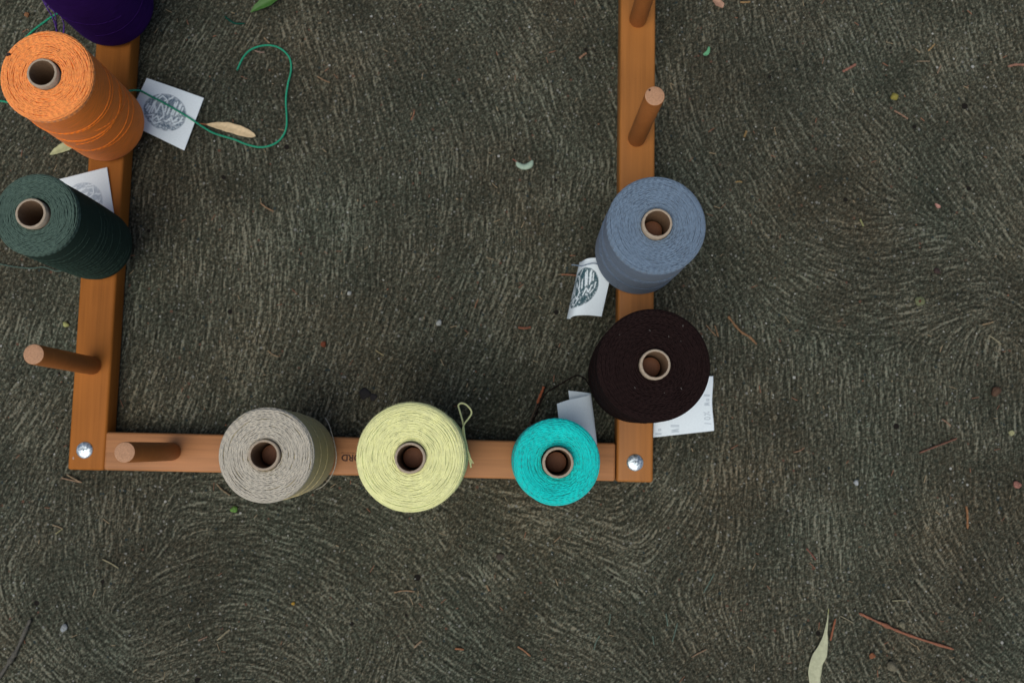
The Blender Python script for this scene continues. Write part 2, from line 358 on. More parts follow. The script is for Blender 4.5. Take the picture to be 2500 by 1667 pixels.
# ---------------------------------------------------------------- yarn packages on the pegs
ZT=.168   # height of a cardboard tube above the rail
def cone(name,label,px,py,rt,rb,col,yr=.0009,loops=46,dish=0.0,bulge=.02,side=None,sidecol=None,strays=(),fuzz=0,ofs=(0,0),twist=.0066,soft=1.0,rim=.0045,core_r=.0163,pegtilt=(0,0),zt=.168,ytop=None):
    ZT=zt; ytop=ytop or ZT-.0045
    cx=at(px,py,RT+ZT); root=empty(name,(cx.x,cx.y,RT),label,'yarn cone','cones of yarn standing on the pegs of the frame')
    ym=yarn_mat(name+'_yarn',col,twist,soft=soft); sm_=yarn_mat(name+'_side_yarn',shade(sidecol or col,1.0),twist); wm=wound_mat(name+'_side',sidecol or shade(col,.86),side or .7)  # sidecol: same yarn as the top, with shade and bounce put into its colour
    # cardboard tube
    ci=core_r-.0030
    lathe('cardboard_tube',[(ci,0),(core_r,0),(core_r,ZT-.0006),(core_r-.0005,ZT),(ci+.0005,ZT+.0001),(ci,ZT-.0008),(ci,ZT*.5)],64,CARD,root,jit=.00009,ring=True)
    ox,oy=ofs
    # the inner ply of the tube is dark kraft paper
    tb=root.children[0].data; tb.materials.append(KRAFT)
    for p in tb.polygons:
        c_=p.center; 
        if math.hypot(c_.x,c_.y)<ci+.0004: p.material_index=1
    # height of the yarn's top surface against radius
    def top(r):
        t=np.clip((r-core_r)/(rt-core_r),0,1)
        e=np.clip((r-(rt-rim))/rim,0,1)
        return ytop-dish*(1-t)**2.2-.0012*t-rim*.75*(1-np.sqrt(np.clip(1-e**2,0,1)))-np.where(t<.12,(.12-t)*.012,0)
    zz=np.linspace(0,1,30)
    def rad(f): return rb+(rt-rb)*f+bulge*rb*np.sin(np.pi*np.clip(f,0,1))-.0035*(1-np.clip(f/.06,0,1))**2
    h1=ytop-rim*.85
    prof=[(core_r+.0004,.0035),(rb*.6,.0036)]+[(float(rad(f)),.004+(h1-.004)*f) for f in zz]
    rr=np.linspace(rt-.0006,core_r+.0002,26); prof+=[(float(r),float(top(r))-.00035) for r in rr]
    body=lathe('wound_yarn',prof,120,wm,root); body.location=(ox,oy,0)
    # top coils: real loops of twisted yarn laid over one another
    Vs=[];Qs=[];Us=[];off=0; n=150; th=np.arange(n)*2*np.pi/n
    for i in range(loops):
        f=(i+.5)/loops; r0=core_r+.0010+(rt-core_r-.0006)*f**.93+rnd.uniform(-1,1)*yr*.4
        room=min(r0-core_r-.0006,rt-r0+.0002); room=max(min(room,.0012),0)
        a1,a2,a3=(rnd.uniform(.3,.8)*room for _ in range(3)); q=[rnd.uniform(0,6.28) for _ in range(4)]; k1,k2=rnd.choice([3,4,5]),rnd.choice([5,6,7,8])
        r=r0+a1*.6*np.sin(2*th+q[0])+a2*.6*np.sin(k1*th+q[1])+a3*.5*np.sin(k2*th+q[2])
        z=top(r)+rnd.uniform(-.0002,.0003)+.00022*np.sin(rnd.choice([3,4,5,7])*th+q[3])
        P=np.stack([r*np.cos(th),r*np.sin(th),z],1)
        V,Q,U=tube_arrays(P,yr*rnd.uniform(.80,1.0),6,True,off); off+=len(V)
        U[:,:,0]+=rnd.uniform(0,1); Vs.append(V);Qs.append(Q);Us.append(U)
    # outer turns that run down over the shoulder on to the side
    for i in range(14):
        z0=h1-rnd.uniform(.000,.006); r0=rad((z0-.004)/(h1-.004)) if z0<h1 else rt
        q=rnd.uniform(0,6.28); z=z0+.0012*np.sin(th+q); r=np.array([rad(min(1,(k-.004)/(h1-.004))) for k in z])-yr*.35-.0006*np.clip((z-h1+.001)/.002,0,1)
        P=np.stack([r*np.cos(th),r*np.sin(th),z],1); V,Q,U=tube_arrays(P,yr*.8,6,True,off); off+=len(V); Vs.append(V);Qs.append(Q);Us.append(U)
    me=fast_mesh('top_coils',np.concatenate(Vs),np.concatenate(Qs),np.concatenate(Us)); tcobj=link('top_coils',me,ym,root); tcobj.location=(ox,oy,0); tcobj['kind']='stuff'
    # single strands crossing the side
    for (t0,dt,z0,z1,k) in strays:
        m_=44; t=np.linspace(R_(t0),R_(t0+dt),m_); z=np.linspace(z0,z1,m_)+.001*np.sin(np.linspace(0,3,m_)*k)
        r=np.array([rad((a-.004)/(h1-.004)) for a in z])+yr*.25-np.interp(np.arange(m_),[0,3,m_-4,m_-1],[.0016,0,0,.0016])
        P=np.stack([r*np.cos(t)+ox,r*np.sin(t)+oy,z],1); V,Q,U=tube_arrays(P,yr*.62,6)
        link('stray_strand',fast_mesh('stray_strand',V,Q,U),sm_,root)
    if fuzz:
        Vf=[];Qf=[];k=0
        for i in range(fuzz):
            a=rnd.uniform(0,6.283); 
            if rnd.random()<.72: r=rt+rnd.uniform(-.001,.0006); z=h1+rnd.uniform(-.02,.003)
            else: r=math.sqrt(rnd.uniform(core_r**2,rt**2)); z=float(top(r))+yr
            p=np.array([r*math.cos(a)+ox,r*math.sin(a)+oy,z]); out=np.array([math.cos(a),math.sin(a),0]); tn=np.array([-out[1],out[0],0])
            d=out*rnd.uniform(.1,1)+tn*rnd.uniform(-1,1)+np.array([0,0,rnd.uniform(-.4,.8)]); d/=np.linalg.norm(d); L=rnd.uniform(.0010,.0034)
            s_=np.cross(d,[0,0,1.]); s_/=np.linalg.norm(s_)+1e-9; s_*=.00005; u_=np.cross(s_,d); u_=u_/(np.linalg.norm(u_)+1e-9)*.00005
            e_=p+d*L+out*rnd.uniform(-1,.4)*L*.4; p=p-d*.0006
            Vf+= [p-s_,p+s_,p+u_,e_-s_*.5,e_+s_*.5,e_+u_*.5]; Qf+=[(k,k+1,k+4,k+3),(k+1,k+2,k+5,k+4),(k+2,k,k+3,k+5)]; k+=6
        fz=link('fuzz',fast_mesh('fuzz',Vf,Qf),plain(name+'_fuzz',shade(col,1.1),.95,.05),root); fz['kind']='stuff'
    # the frame's peg inside the tube
    pg=peg(cx.x+pegtilt[0],cx.y+pegtilt[1],.131,PR,TIP_SHADE); 
    return root,ym

C_OR=(.95,.32,.080,1); C_GR=(.075,.118,.094,1); C_TP=(.48,.44,.355,1); C_YL=(.79,.79,.38,1); C_TL=(.001,.60,.545,1); C_BL=(.150,.212,.285,1); C_BR=(.0150,.0072,.0066,1); C_PU=(.07,.018,.22,1)
orange,YO=cone('yarn_cone','bright orange yarn cone at the left edge of the frame with grey tube',102,178.3,.0500,.0484,C_OR,.00095,40,0,.015,
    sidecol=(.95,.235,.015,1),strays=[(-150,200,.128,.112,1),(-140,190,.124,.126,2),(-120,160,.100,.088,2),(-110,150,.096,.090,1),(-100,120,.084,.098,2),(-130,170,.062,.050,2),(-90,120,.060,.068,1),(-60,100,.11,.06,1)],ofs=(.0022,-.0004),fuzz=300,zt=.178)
green,YG=cone('yarn_cone','dark green yarn cone with many loose side strands, left edge of photo',74.5,521,.0440,.0436,C_GR,.00082,41,0,.03,
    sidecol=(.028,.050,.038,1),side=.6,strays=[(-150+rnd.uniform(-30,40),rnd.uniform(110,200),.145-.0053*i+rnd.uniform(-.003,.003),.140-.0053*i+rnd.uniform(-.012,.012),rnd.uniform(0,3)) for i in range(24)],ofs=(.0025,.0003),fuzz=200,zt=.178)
taupe,YT=cone('yarn_cone','taupe grey yarn cone on the near rail, nearest the bare peg',643.8,1110.7,.0494,.0476,C_TP,.0010,39,.0,.012,
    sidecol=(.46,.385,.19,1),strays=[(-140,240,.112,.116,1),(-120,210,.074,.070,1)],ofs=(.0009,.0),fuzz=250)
yellow,YY=cone('yarn_cone','pale yellow fuzzy yarn cone in the middle of the near rail',1000.9,1117.6,.0574,.0558,C_YL,.00078,66,.0008,.015,
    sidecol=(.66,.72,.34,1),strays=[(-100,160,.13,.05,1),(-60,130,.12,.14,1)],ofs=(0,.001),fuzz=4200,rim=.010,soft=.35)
teal,YC=cone('yarn_cone','bright turquoise yarn cone, the smallest, near the right-hand corner bolt',1362.5,1129,.0454,.0474,C_TL,.0009,43,.010,.01,
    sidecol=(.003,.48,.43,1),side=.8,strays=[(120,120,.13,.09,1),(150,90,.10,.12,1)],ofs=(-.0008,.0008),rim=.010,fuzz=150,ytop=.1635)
blue,YB=cone('yarn_cone','slate blue yarn cone on the right rail above the dark brown one',1605,545.3,.0530,.0530,C_BL,.00082,54,.003,.015,
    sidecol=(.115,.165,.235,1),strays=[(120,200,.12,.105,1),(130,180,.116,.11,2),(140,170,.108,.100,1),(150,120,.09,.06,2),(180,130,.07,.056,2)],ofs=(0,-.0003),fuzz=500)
brown,YN=cone('yarn_cone','blackish brown yarn cone, the widest, on the right rail',1600,889.5,.0600,.0575,C_BR,.00078,66,.0015,.02,
    side=.6,strays=[(100,200,.13,.12,1),(120,160,.09,.10,1),(140,120,.06,.05,1)],ofs=(-.0008,-.0002),fuzz=200)
bp=at(880/3.136,74/3.136,RT)
import numpy as _n
_t=RC.T@np.array([bp.x,bp.y,RT+.178-CH]); ppx=W/2-F*_t[0]/_t[2]; ppy=H/2+F*_t[1]/_t[2]
purple,YP=cone('yarn_cone','deep purple yarn cone cut off by the top edge of the photo',ppx,ppy,.0540,.0530,C_PU,.0008,50,0,.02,
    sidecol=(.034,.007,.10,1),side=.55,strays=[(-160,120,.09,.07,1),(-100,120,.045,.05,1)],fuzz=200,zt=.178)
# loose ends that belong to their cones
def tail(root,ym,pts,r,label,**k):
    o=thread('loose_end',pts,r,ym,None,**k); o.parent=root; o.matrix_parent_inverse=Matrix.Translation(-root.location)
    if label:o['label']=label
    return o
tail(yellow,YY,[(1150,1131,.10),(1146,1112,.115),(1140,1093,.12),(1134,1063,.12),(1131,1036,.122),(1123,1005,.12),(1119,990,.12),(1126,984,.12),(1137,987,.122),(1148,998,.124),(1151,1009,.124),(1144,1021,.124),(1133,1036,.1235),(1130,1054,.12),(1138,1080,.118),(1144,1111,.112),(1150,1140,.10)],.00105,'pale yellow loop of yarn sticking up beside the cone')
for dx in (-3,0,3.5): tail(yellow,YY,[(1147,1114,.113),(1150+dx*.4,1122,.112),(1153+dx,1131,.110)],.0004,None)
tail(taupe,YT,[(793.6,1019,.03),(803,1036,.04),(812.3,1066,.05),(819,1094,.055),(821,1114,.055),(819,1134,.05),(812.3,1154,.046),(803,1170,.045),(786.9,1187,.05),(770,1195,.055)],.00062,'thin taupe thread bowed out from the base of the cone',taper=True)
tail(purple,YP,[(96,-18,.10),(104.4,0,.09),(116.6,23,.08),(127,40,.07),(134,58,.06),(138,76,.05),(140,96,.04)],.0009,None)
tail(purple,YP,[(108,2,.10),(118,16,.09),(133,30,.08),(136.5,50,.06),(139,72,.05),(142,92,.04)],.0009,None)
tail(purple,YP,[(150,40,.07),(153.4,50,.06),(156,62,.05),(155,80,.045),(150,100,.04)],.0009,None)
tail(green,YG,[(-40,640,.001),(0,645,.001),(33,651,.001),(76,655,.0015),(107,652,.006),(140,662,.02),(180,655,.04)],.0009,'dark green end of yarn trailing on the concrete')
tail(brown,YN,[(1450,952,.055),(1437,938,.04),(1426,923,.02),(1410,917,.004),(1391,924,.0015),(1370,937,.0015),(1343,952,.0015),(1330,964,.0015),(1318,985,.0015),(1308,1012,.0015),(1297,1035,.0015)],.0008,'blackish end of yarn trailing on the concrete')
tail(blue,YB,[(1396,647,.036),(1402,647,.038),(1420,649,.040),(1436,645,.041),(1452,643,.042),(1470,650,.05),(1490,662,.06)],.0007,'blue grey tie of the tag')

# ---------------------------------------------------------------- paper tags
def strokes_field(U,V,lines,w):
    d=np.full(U.shape,9.)
    for L in lines:
        for (x0,y0),(x1,y1) in zip(L[:-1],L[1:]):
            dx,dy=x1-x0,y1-y0; t=np.clip(((U-x0)*dx+(V-y0)*dy)/(dx*dx+dy*dy+1e-9),0,1)
            d=np.minimum(d,np.hypot(U-x0-t*dx,V-y0-t*dy))
    return np.clip((w-d)/.012+.5,0,1)
def round_stamp(U,V,seed,rot,cx=.5,cy=.5,rad=.345,dens=1.0):
    """circular stamp: dark disc, white brush lettering across it, pebbles below"""
    g=np.random.default_rng(seed); x=(U-cx)/rad; y=(V-cy)/rad; c,s_=math.cos(rot),math.sin(rot); x,y=x*c+y*s_,-x*s_+y*c
    d=np.hypot(x,y); disc=np.clip((1-d)/.04+.5,0,1)
    L=[]
    # slanted brush letters in two rows
    L+=[[(-.75,-.15),(-.5,.5),(-.42,-.1),(-.15,.5),(-.05,-.15)],[(.1,-.12),(.25,.3)],[(.3,-.12),(.5,.55)],[(.5,-.15),(.72,.45)],[(.72,-.05),(.85,.3)],[(-.3,.68),(-.1,.88),(.1,.68),(0,.6)],[(.2,.7),(.4,.85)]]
    L+=[[(-.62,-.1),(-.4,.6)],[(.0,.0),(.12,.6)],[(.6,-.05),(.8,.5)],[(-.85,-.05),(-.7,.25)],[(.38,-.1),(.6,.6)],[(-.45,.72),(-.2,.95)],[(-.7,-.45),(-.5,-.7),(-.2,-.55)],[(.4,-.6),(.6,-.5)]]
    L+=[[(-.9,.1),(-.78,.35)],[(-.8,-.3),(-.55,-.22),(-.6,-.5),(-.35,-.25),(-.3,-.5),(-.05,-.22)],[(.05,-.5),(.3,-.25),(.35,-.5),(.6,-.25)],[(.68,-.45),(.82,-.2)]]
    wh=strokes_field(x,y,L,.034)
    P=g.uniform(-1,1,(260,2)); P=P[np.hypot(P[:,0],P[:,1])<1]
    d1=np.full(U.shape,9.);d2=np.full(U.shape,9.)
    for p in P:
        q=np.hypot(x-p[0],y-p[1]); d2=np.where(q<d1,d1,np.minimum(d2,q)); d1=np.minimum(d1,q)
    peb=np.clip((d2-d1-.03)/.04,0,1)*np.where(y<-.25,.75,.22)
    mott=np.clip(.78+.3*np.sin(23*x+5*np.sin(7*y))*np.sin(19*y+3*np.sin(9*x)),.35,1)
    return disc*(1-np.clip(wh+peb,0,1))*mott*dens
def sheet(name,surf,inkf,mat,label,cat='paper tag',nu=96,nv=96,th=.0003):
    u=np.linspace(0,1,nu); v=np.linspace(0,1,nv); U,V=np.meshgrid(u,v,indexing='ij')
    P=surf(U,V); c=P.reshape(-1,3).mean(0); c[2]=P[...,2].min(); Q,_=grid_faces(nu,nv)
    me=fast_mesh(name,(P-c).reshape(-1,3),Q); a=me.attributes.new('ink','FLOAT','POINT'); a.data.foreach_set('value',inkf(U,V).astype(np.float32).ravel())
    o=link(name,me,mat); o.location=c; md=o.modifiers.new('thickness','SOLIDIFY'); md.thickness=th; md.offset=0
    return tag(o,label,cat,'white paper tags tied to the yarn cones')
def quad_surf(tl,tr,br,bl,bend=0.0,wav=0.0):
    A=[np.array(at(*p)) for p in (tl,tr,br,bl)]
    def f(U,V):      # U left->right, V bottom->top
        U_,V_=U[...,None],V[...,None]
        P=(A[3]*(1-U_)+A[2]*U_)*(1-V_)+(A[0]*(1-U_)+A[1]*U_)*V_
        P[...,2]+=bend*(np.sin(np.pi*U))+wav*np.sin(5*U+3*V)
        return P
    return f
sheet('paper_tag',quad_surf((358.6,191,.012),(498.1,240.1,.0045),(449.7,367.8,.0035),(306,299,.011),.0012,.0004),
      lambda U,V:round_stamp(U,V,3,.35),INK_BLUE,'white square tag with blue grey round stamp beside the orange cone')
sheet('paper_tag',quad_surf((120.8,443.5,.038),(261.6,408.7,.0345),(282,546,.0335),(141,581,.0335),.0,.0003),
      lambda U,V:round_stamp(U,V,5,-.9,dens=.8),INK_PALE,'white tag with faint stamp sticking out behind the dark green cone')
def path_surf(path,tv,drop=0.0):
    P=[np.array(at(*p)) for p in path]; C=catmull(P,12); L=np.concatenate([[0],np.cumsum(np.linalg.norm(np.diff(C,axis=0),axis=1))]); L/=L[-1]
    p0=np.array(at(path[0][0],path[0][1],.02)); p1=np.array(at(path[0][0]+tv[0],path[0][1]+tv[1],.02)); T=p1-p0; T[2]=drop
    def f(U,V):
        X=np.stack([np.interp(U,L,C[:,k]) for k in range(3)],-1)
        return X+T*(1-V)[...,None]
    return f
sheet('paper_tag',path_surf([(1424,642,.004),(1418,641,.007),(1415,640,.014),(1420,639,.024),(1432,632,.0325),(1450,629.5,.035),(1474,630,.034),(1500,633,.033)],(-31,138),-.002),
      lambda U,V:np.clip(round_stamp(U,V,8,.5,cx=.47)*1.5,0,1),INK_TEAL,'curled white tag with dark teal round stamp below the blue cone')
sheet('paper_tag',path_surf([(1387.5,953.3,.046),(1412,956,.047),(1432,958.5,.049),(1442,960.5,.055),(1440,963,.063),(1420,969,.0685),(1386,976.5,.070),(1359.6,985.4,.066)],(14,118),0),
      lambda U,V:.35*strokes_field(U,V,[[(.30,.80),(.34,.86),(.37,.8)],[(.32,.3),(.36,.34)],[(.4,.55),(.42,.6)]],.008),INK_PENCIL,'folded blank white tag standing up behind the turquoise cone')
def pencil(U,V):   # faint handwriting, running up the right edge and along the lower edge
    L=[]
    def put(gl,x,y,sx,sy,rot):
        c,s_=math.cos(rot),math.sin(rot)
        for l in gl: L.append([(x+sx*a*c-sy*b_*s_,y+sx*a*s_+sy*b_*c) for a,b_ in l])
    one=[[(.2,0),(.5,1)]]; zero=[[(.1,.3),(.3,.95),(.75,.9),(.85,.4),(.6,.02),(.2,.1),(.1,.3)]]; pc=[[(0,0),(.9,1)],[(.1,.8),(.25,.95),(.3,.75),(.1,.8)],[(.7,.2),(.85,.3),(.9,.1),(.7,.2)]]
    em=[[(0,0),(.15,.9),(.35,.1),(.55,.9),(.75,0)]]; ll=[[(.1,0),(.3,1)],[(.4,0),(.6,1)]]; oo=[[(.1,.1),(.1,.5),(.5,.5),(.5,.1),(.1,.1)]]
    y=.12
    for gl in (one,zero,pc): put(gl,.95,y,.065,.10,math.pi/2); y+=.085
    y=.47
    for gl in (em,oo,ll): put(gl,.95,y,.065,.09,math.pi/2); y+=.08
    y=.05
    for gl in (em,ll): put(gl,.42,y,.07,.13,math.pi/2); y+=.085
    y=.03
    for gl in (ll,oo): put(gl,.13,y,.06,.09,math.pi/2); y+=.07
    return .75*strokes_field(U,V,L,.007)
def browntag():
    f=quad_surf((1598,925,.017),(1741,917.9,.007),(1743.2,1051.1,.004),(1594.5,1067.5,.012))
    def g(U,V):
        P=f(U,V); P[...,0]-=.0022*np.sin(np.pi*V)**2*U; P[...,2]+=.002*np.sin(np.pi*V); return P
    return g
sheet('paper_tag',browntag(),pencil,INK_PENCIL,'white tag with faint handwriting lying right of the dark brown cone',nu=120,nv=120)

# ---------------------------------------------------------------- green thread over tag and concrete
GT=yarn_mat('green_thread_yarn',(.012,.30,.16,1),.0036); GTD=yarn_mat('dark_green_thread_yarn',(.008,.065,.045,1),.0036)
o=thread('green_thread',[(-60,244,.002),(0,247,.002),(14,249,.002),(90,262,.004),(170,262,.015),(205,255,.0345),(260,235,.0348),(318,222,.0345),(332,221,.024),(344,222.6,.0145),(369,236,.0135),(397,250,.0120),(426.6,266.8,.0105),(446,278,.009),(478.5,299,.006),(495,310,.0018),(523,325.7,.0014),(572.5,341,.0014),(600.5,352.4,.0014),(634,359.7,.0014),(664.6,354,.0014),(687.5,336.8,.0014),(699.8,306,.0014),(698,245,.0014),(702.8,206.6,.0014),(710.5,172,.0014),(706.6,141.6,.0014),(683.7,118.6,.0014),(653,111,.0014),(618.6,118.6,.0014),(595.7,137.8,.0014),(578.4,172,.0014)],.00125,GT)
tag(o,'long green thread crossing the stamped tag and looping on the concrete','thread')
o=thread('green_thread',[(175,12,.003),(150,28,.002),(127,41,.0014),(106,56,.0014),(84.5,72,.0014),(60,95,.0014)],.00125,GT); tag(o,'short bit of green thread between the purple strands and the orange cone','thread')
o=thread('green_thread',[(548,40,.001),(560,50,.0012),(575,58,.0012),(598,58,.001)],.0012,GTD,taper=True); tag(o,'dim dark green scrap of thread near the top edge, left of the green leaf','thread')

# ---------------------------------------------------------------- leaves
def leaf(name,pts,widths,col,label,curl=.0012,cat='leaf',vein=None,lift=0.0,sideshift=0,stem=None):
    """pts: midrib (px,py,z); widths: (fraction, half width in metres)"""
    C=catmull([at(*p) for p in pts],8); n=len(C); f=np.linspace(0,1,n); T=np.gradient(C,axis=0); T/=np.linalg.norm(T,axis=1)[:,None]
    N=np.cross(T,[0,0,1.]); N/=np.linalg.norm(N,axis=1)[:,None]; wl=np.interp(f,*zip(*[(a,b) for a,b,*_ in widths])); wr=np.interp(f,*zip(*[(a,(c[0] if c else b)) for a,b,*c in widths]))
    for arr in (wl,wr):
        k=arr.copy(); k[1:-1]=(arr[:-2]+arr[2:]+2*arr[1:-1])/4; arr[:]=k
    c=np.linspace(-1,1,9); w=np.where(c[None,:]<0,wl[:,None],wr[:,None])*(1+.04*np.sin(f*37)[:,None])
    P=C[:,None,:]+N[:,None,:]*(w*c[None,:])[...,None]
    P[...,2]+=curl*(c[None,:]**2)*(w/w.max())+.0004*np.sin(9*f)[:,None]-.0003*np.exp(-(c*8)**2)[None,:]
    c0=P.reshape(-1,3).mean(0); c0[2]=P[...,2].min(); Q,_=grid_faces(n,9); me=fast_mesh(name,(P-c0).reshape(-1,3),Q)
    o=link(name,me,plain(name+'_skin',col,.6,.14,260.)); o.location=c0; md=o.modifiers.new('thickness','SOLIDIFY'); md.thickness=.0003; md.offset=0
    if stem:
        sm=plain('leaf_stem',stem[1],.7); s_=thread('stem',stem[0],.0005,sm,None,taper=True); s_.parent=o; s_.matrix_parent_inverse=Matrix.Translation(-o.location)
    return tag(o,label,cat)
leaf('dry_leaf',[(503,304,.003),(530,307,.003),(560,312,.004),(590,321,.0035),(612,329,.003),(624,333,.0025)],[(0,.0004),(.12,.0030),(.35,.0062),(.6,.0064),(.82,.0040),(.93,.0024),(1,.0004)],(.58,.44,.25,1),'dry tan leaf lying beside the green thread',stem=([(486,302,.002),(494,303,.0025),(508,304.5,.003)],(.35,.12,.04,1)))
leaf('dry_leaf',[(122,378,.002),(140,368,.003),(160,358,.004),(190,345,.004),(215,335,.003)],[(0,.0004),(.15,.0035),(.5,.0066),(.8,.005),(1,.0005)],(.40,.40,.20,1),'pale olive leaf half hidden beneath the orange cone')
leaf('green_leaf',[(612,31,.0015),(625,22,.003),(642,12,.005),(662,1,.006),(685,-14,.006),(705,-28,.003)],[(0,.0003),(.2,.0040),(.5,.0075),(.8,.005),(1,.0005)],(.045,.135,.018,1),'fresh green leaf cut by the top edge of the photo',curl=.004)
leaf('pale_leaf',[(1260,394,.002),(1266,402,.003),(1276,407,.004),(1287,406,.004),(1295,401,.003),(1300,392,.002)],[(0,.0006),(.2,.0035,.0030),(.5,.0042,.0036),(.8,.0042,.004),(1,.0012)],(.30,.40,.30,1),'small pale green crescent leaf on the concrete inside the frame',curl=-.002,stem=([(1252,389,.001),(1257,392,.002),(1262,396,.0025)],(.30,.08,.05,1)))
leaf('pale_leaf',[(2022,1495,.002),(2020,1515,.002),(2018,1537,.003),(2014,1562,.003),(2005,1590,.004),(1993,1615,.004),(1988,1645,.004),(1990,1670,.004),(1996,1700,.003)],[(0,.0004),(.12,.0008),(.28,.0012,.0030),(.38,.0036,.0042),(.5,.0080,.0072),(.65,.0085,.0080),(.85,.0070),(1,.001)],(.42,.43,.27,1),'long pale sage leaf with thin tip at the bottom edge of the photo',curl=.001,stem=([(2023,1484,.002),(2022.5,1492,.002),(2021.5,1500,.002)],(.30,.30,.12,1)))
leaf('leaf_scrap',[(1717,134,.001),(1722,133,.0015),(1728,128,.002),(1731,115,.0015)],[(0,.0012),(.4,.0026),(.7,.0022),(1,.001)],(.11,.33,.16,1),'mint green leaf scrap right of the frame near the top')
leaf('leaf_scrap',[(1740,2,.001),(1750,6,.002),(1760,12,.0025),(1764,20,.001)],[(0,.001),(.4,.005),(.8,.004),(1,.001)],(.34,.19,.12,1),'brown leaf scrap at the top edge right of the frame')
leaf('leaf_scrap',[(2283,498,.001),(2290,504,.002),(2296,505,.001)],[(0,.001),(.5,.0028),(1,.001)],(.40,.20,.15,1),'pink brown husk flake in the right half of the concrete')

# ---------------------------------------------------------------- twigs, needles, seeds
def stick(pts,rad,col,label,name='pine_needle',cat='pine needle',group=None,knots=0):
    C=catmull([at(*p) for p in pts],10); n=len(C); f=np.linspace(0,1,n)
    C[:,:2]+=np.cumsum(rng.normal(0,rad*.06,(n,2)),0)*.5
    r=rad*(1+.18*np.sin(f*23+rnd.uniform(0,6))+.10*np.sin(f*51)); r[0]*=.6; r[-1]*=.6
    for _ in range(knots):
        k=rnd.uniform(.1,.9); r+=rad*.5*np.exp(-((f-k)/.025)**2)
    c0=C.mean(0); c0[2]=0; V,Q,U=tube_arrays(C-c0,r,6); me=fast_mesh(name,V,Q,U); caps(me,n,6)
    key='bark_%02x%02x%02x'%tuple(int(min(1,x)*255) for x in col[:3]); m_=bpy.data.materials.get(key) or plain(key,(col[0]*.66+.012,col[1]*.74+.012,col[2]*.74+.012,1),.8,.35,500.,.0004)
    o=link(name,me,m_); o.location=c0; return tag(o,label,cat,group)
ZG=.0014
stick([(2097,1496,ZG),(2140,1516,.002),(2190,1538,.002),(2250,1560,.002),(2328,1584,ZG)],.0016,(.34,.105,.045),'long reddish brown twig in the bottom right corner','twig','twig',knots=3)
stick([(2040,1510,ZG),(2034,1535,.002),(2028,1563,ZG)],.0013,(.36,.10,.035),'short red brown twig standing beside the long sage leaf','twig','twig')
stick([(74,1512,.002),(60,1545,.003),(40,1590,.003),(18,1625,.003),(-6,1660,.002),(-20,1680,.002)],.0024,(.10,.082,.060),'grey brown stick at the bottom left corner with reddish tip','twig','twig',knots=2)
stick([(2336,1070,ZG),(2290,1088,.002),(2245,1105,ZG)],.0011,(.22,.075,.038),'thin dark red twig low in the right part of the concrete','twig','twig')
stick([(1778,772,ZG),(1796,795,.002),(1812,811,.002),(1830,822,.002),(1848,840,ZG)],.0015,(.30,.135,.05),'bent orange brown twig right of the dark brown cone','twig','twig')
stick([(1328,943.6,.006),(1320,963,.003),(1311,985,ZG)],.0017,(.42,.085,.018),'orange red splinter left of the folded blank tag','twig','twig')
stick([(1311,985,ZG),(1300,1015,ZG),(1284,1050,ZG),(1276,1068,ZG)],.0009,(.10,.05,.025),'dark stem running from the orange splinter to the near rail','twig','twig')
stick([(2057,175,ZG),(2073,167,.002),(2090,157,ZG)],.0017,(.36,.13,.08),'stubby red brown twig piece in the upper right concrete','twig','twig')
stick([(2461,163,ZG),(2480,158,.002),(2515,160,ZG)],.0017,(.36,.15,.09),'brown twig cut by the right edge of the photo','twig','twig')
stick([(1265,799,ZG),(1280,801,.002),(1296,799,ZG)],.0015,(.27,.075,.03),'dark red bark chip inside the frame left of the dark brown cone','bark_chip','bark chip')
stick([(1414,143,ZG),(1423,136,.002),(1432,130,ZG)],.0013,(.40,.19,.10),'light brown chip left of the right rail near the top','bark_chip','bark chip')
stick([(1003,294,ZG),(1008,284,.002),(1012,272,ZG)],.0010,(.34,.13,.06),'rusty needle fragment upright in the upper middle of the concrete')
stick([(775,187,ZG),(790,196,.0018),(805,202,ZG)],.0008,(.32,.17,.08),'thin brown needle right of the green thread loop')
stick([(636,496,ZG),(650,507,.0018),(668,517,ZG)],.0010,(.33,.17,.08),'light brown needle in the dark area right of the green cone')
stick([(654,855,ZG),(664,864,.0018),(680,870,ZG)],.0008,(.33,.20,.10),'tan needle above the taupe cone')
stick([(917,855,ZG),(926,861,.0018),(937,868,ZG)],.0008,(.42,.30,.14),'pale straw needle above the yellow cone')
stick([(1159,752,ZG),(1163,740,.0018),(1168,730,ZG)],.0008,(.30,.13,.06),'tiny dark orange needle left of the bark chip')
stick([(962,1446,ZG),(985,1441,.0018),(1012,1443,ZG)],.0009,(.33,.18,.09),'curved brown needle low in the middle below the yellow cone')
stick([(1264,1577,ZG),(1280,1588,.0018),(1295,1601,ZG)],.0011,(.37,.15,.06),'orange brown needle at the bottom centre')
stick([(1111,1583,ZG),(1120,1583,.002),(1132,1585,ZG)],.0014,(.34,.12,.04),'short rust chip at the bottom left of centre','bark_chip','bark chip')
stick([(1011,1580,ZG),(1020,1571,.002),(1029,1563,ZG)],.0012,(.34,.21,.12),'tan chip left of the rust chip at the bottom','bark_chip','bark chip')
stick([(530,1562,ZG),(545,1549,.002),(560,1536,ZG)],.0012,(.30,.23,.13),'straw coloured needle in the bottom left quarter')
stick([(484,1563,ZG),(495,1558,.002),(506,1553,ZG)],.0009,(.28,.15,.09),'small brown needle just left of the straw coloured one at bottom left')
stick([(250,1364,ZG),(270,1374,.002),(289,1386,ZG)],.0009,(.36,.28,.15),'pale needle below the left corner of the frame')
stick([(128,1281,ZG),(140,1284,.002),(153,1290,ZG)],.0009,(.33,.22,.12),'needle near the left edge below the corner bolt')
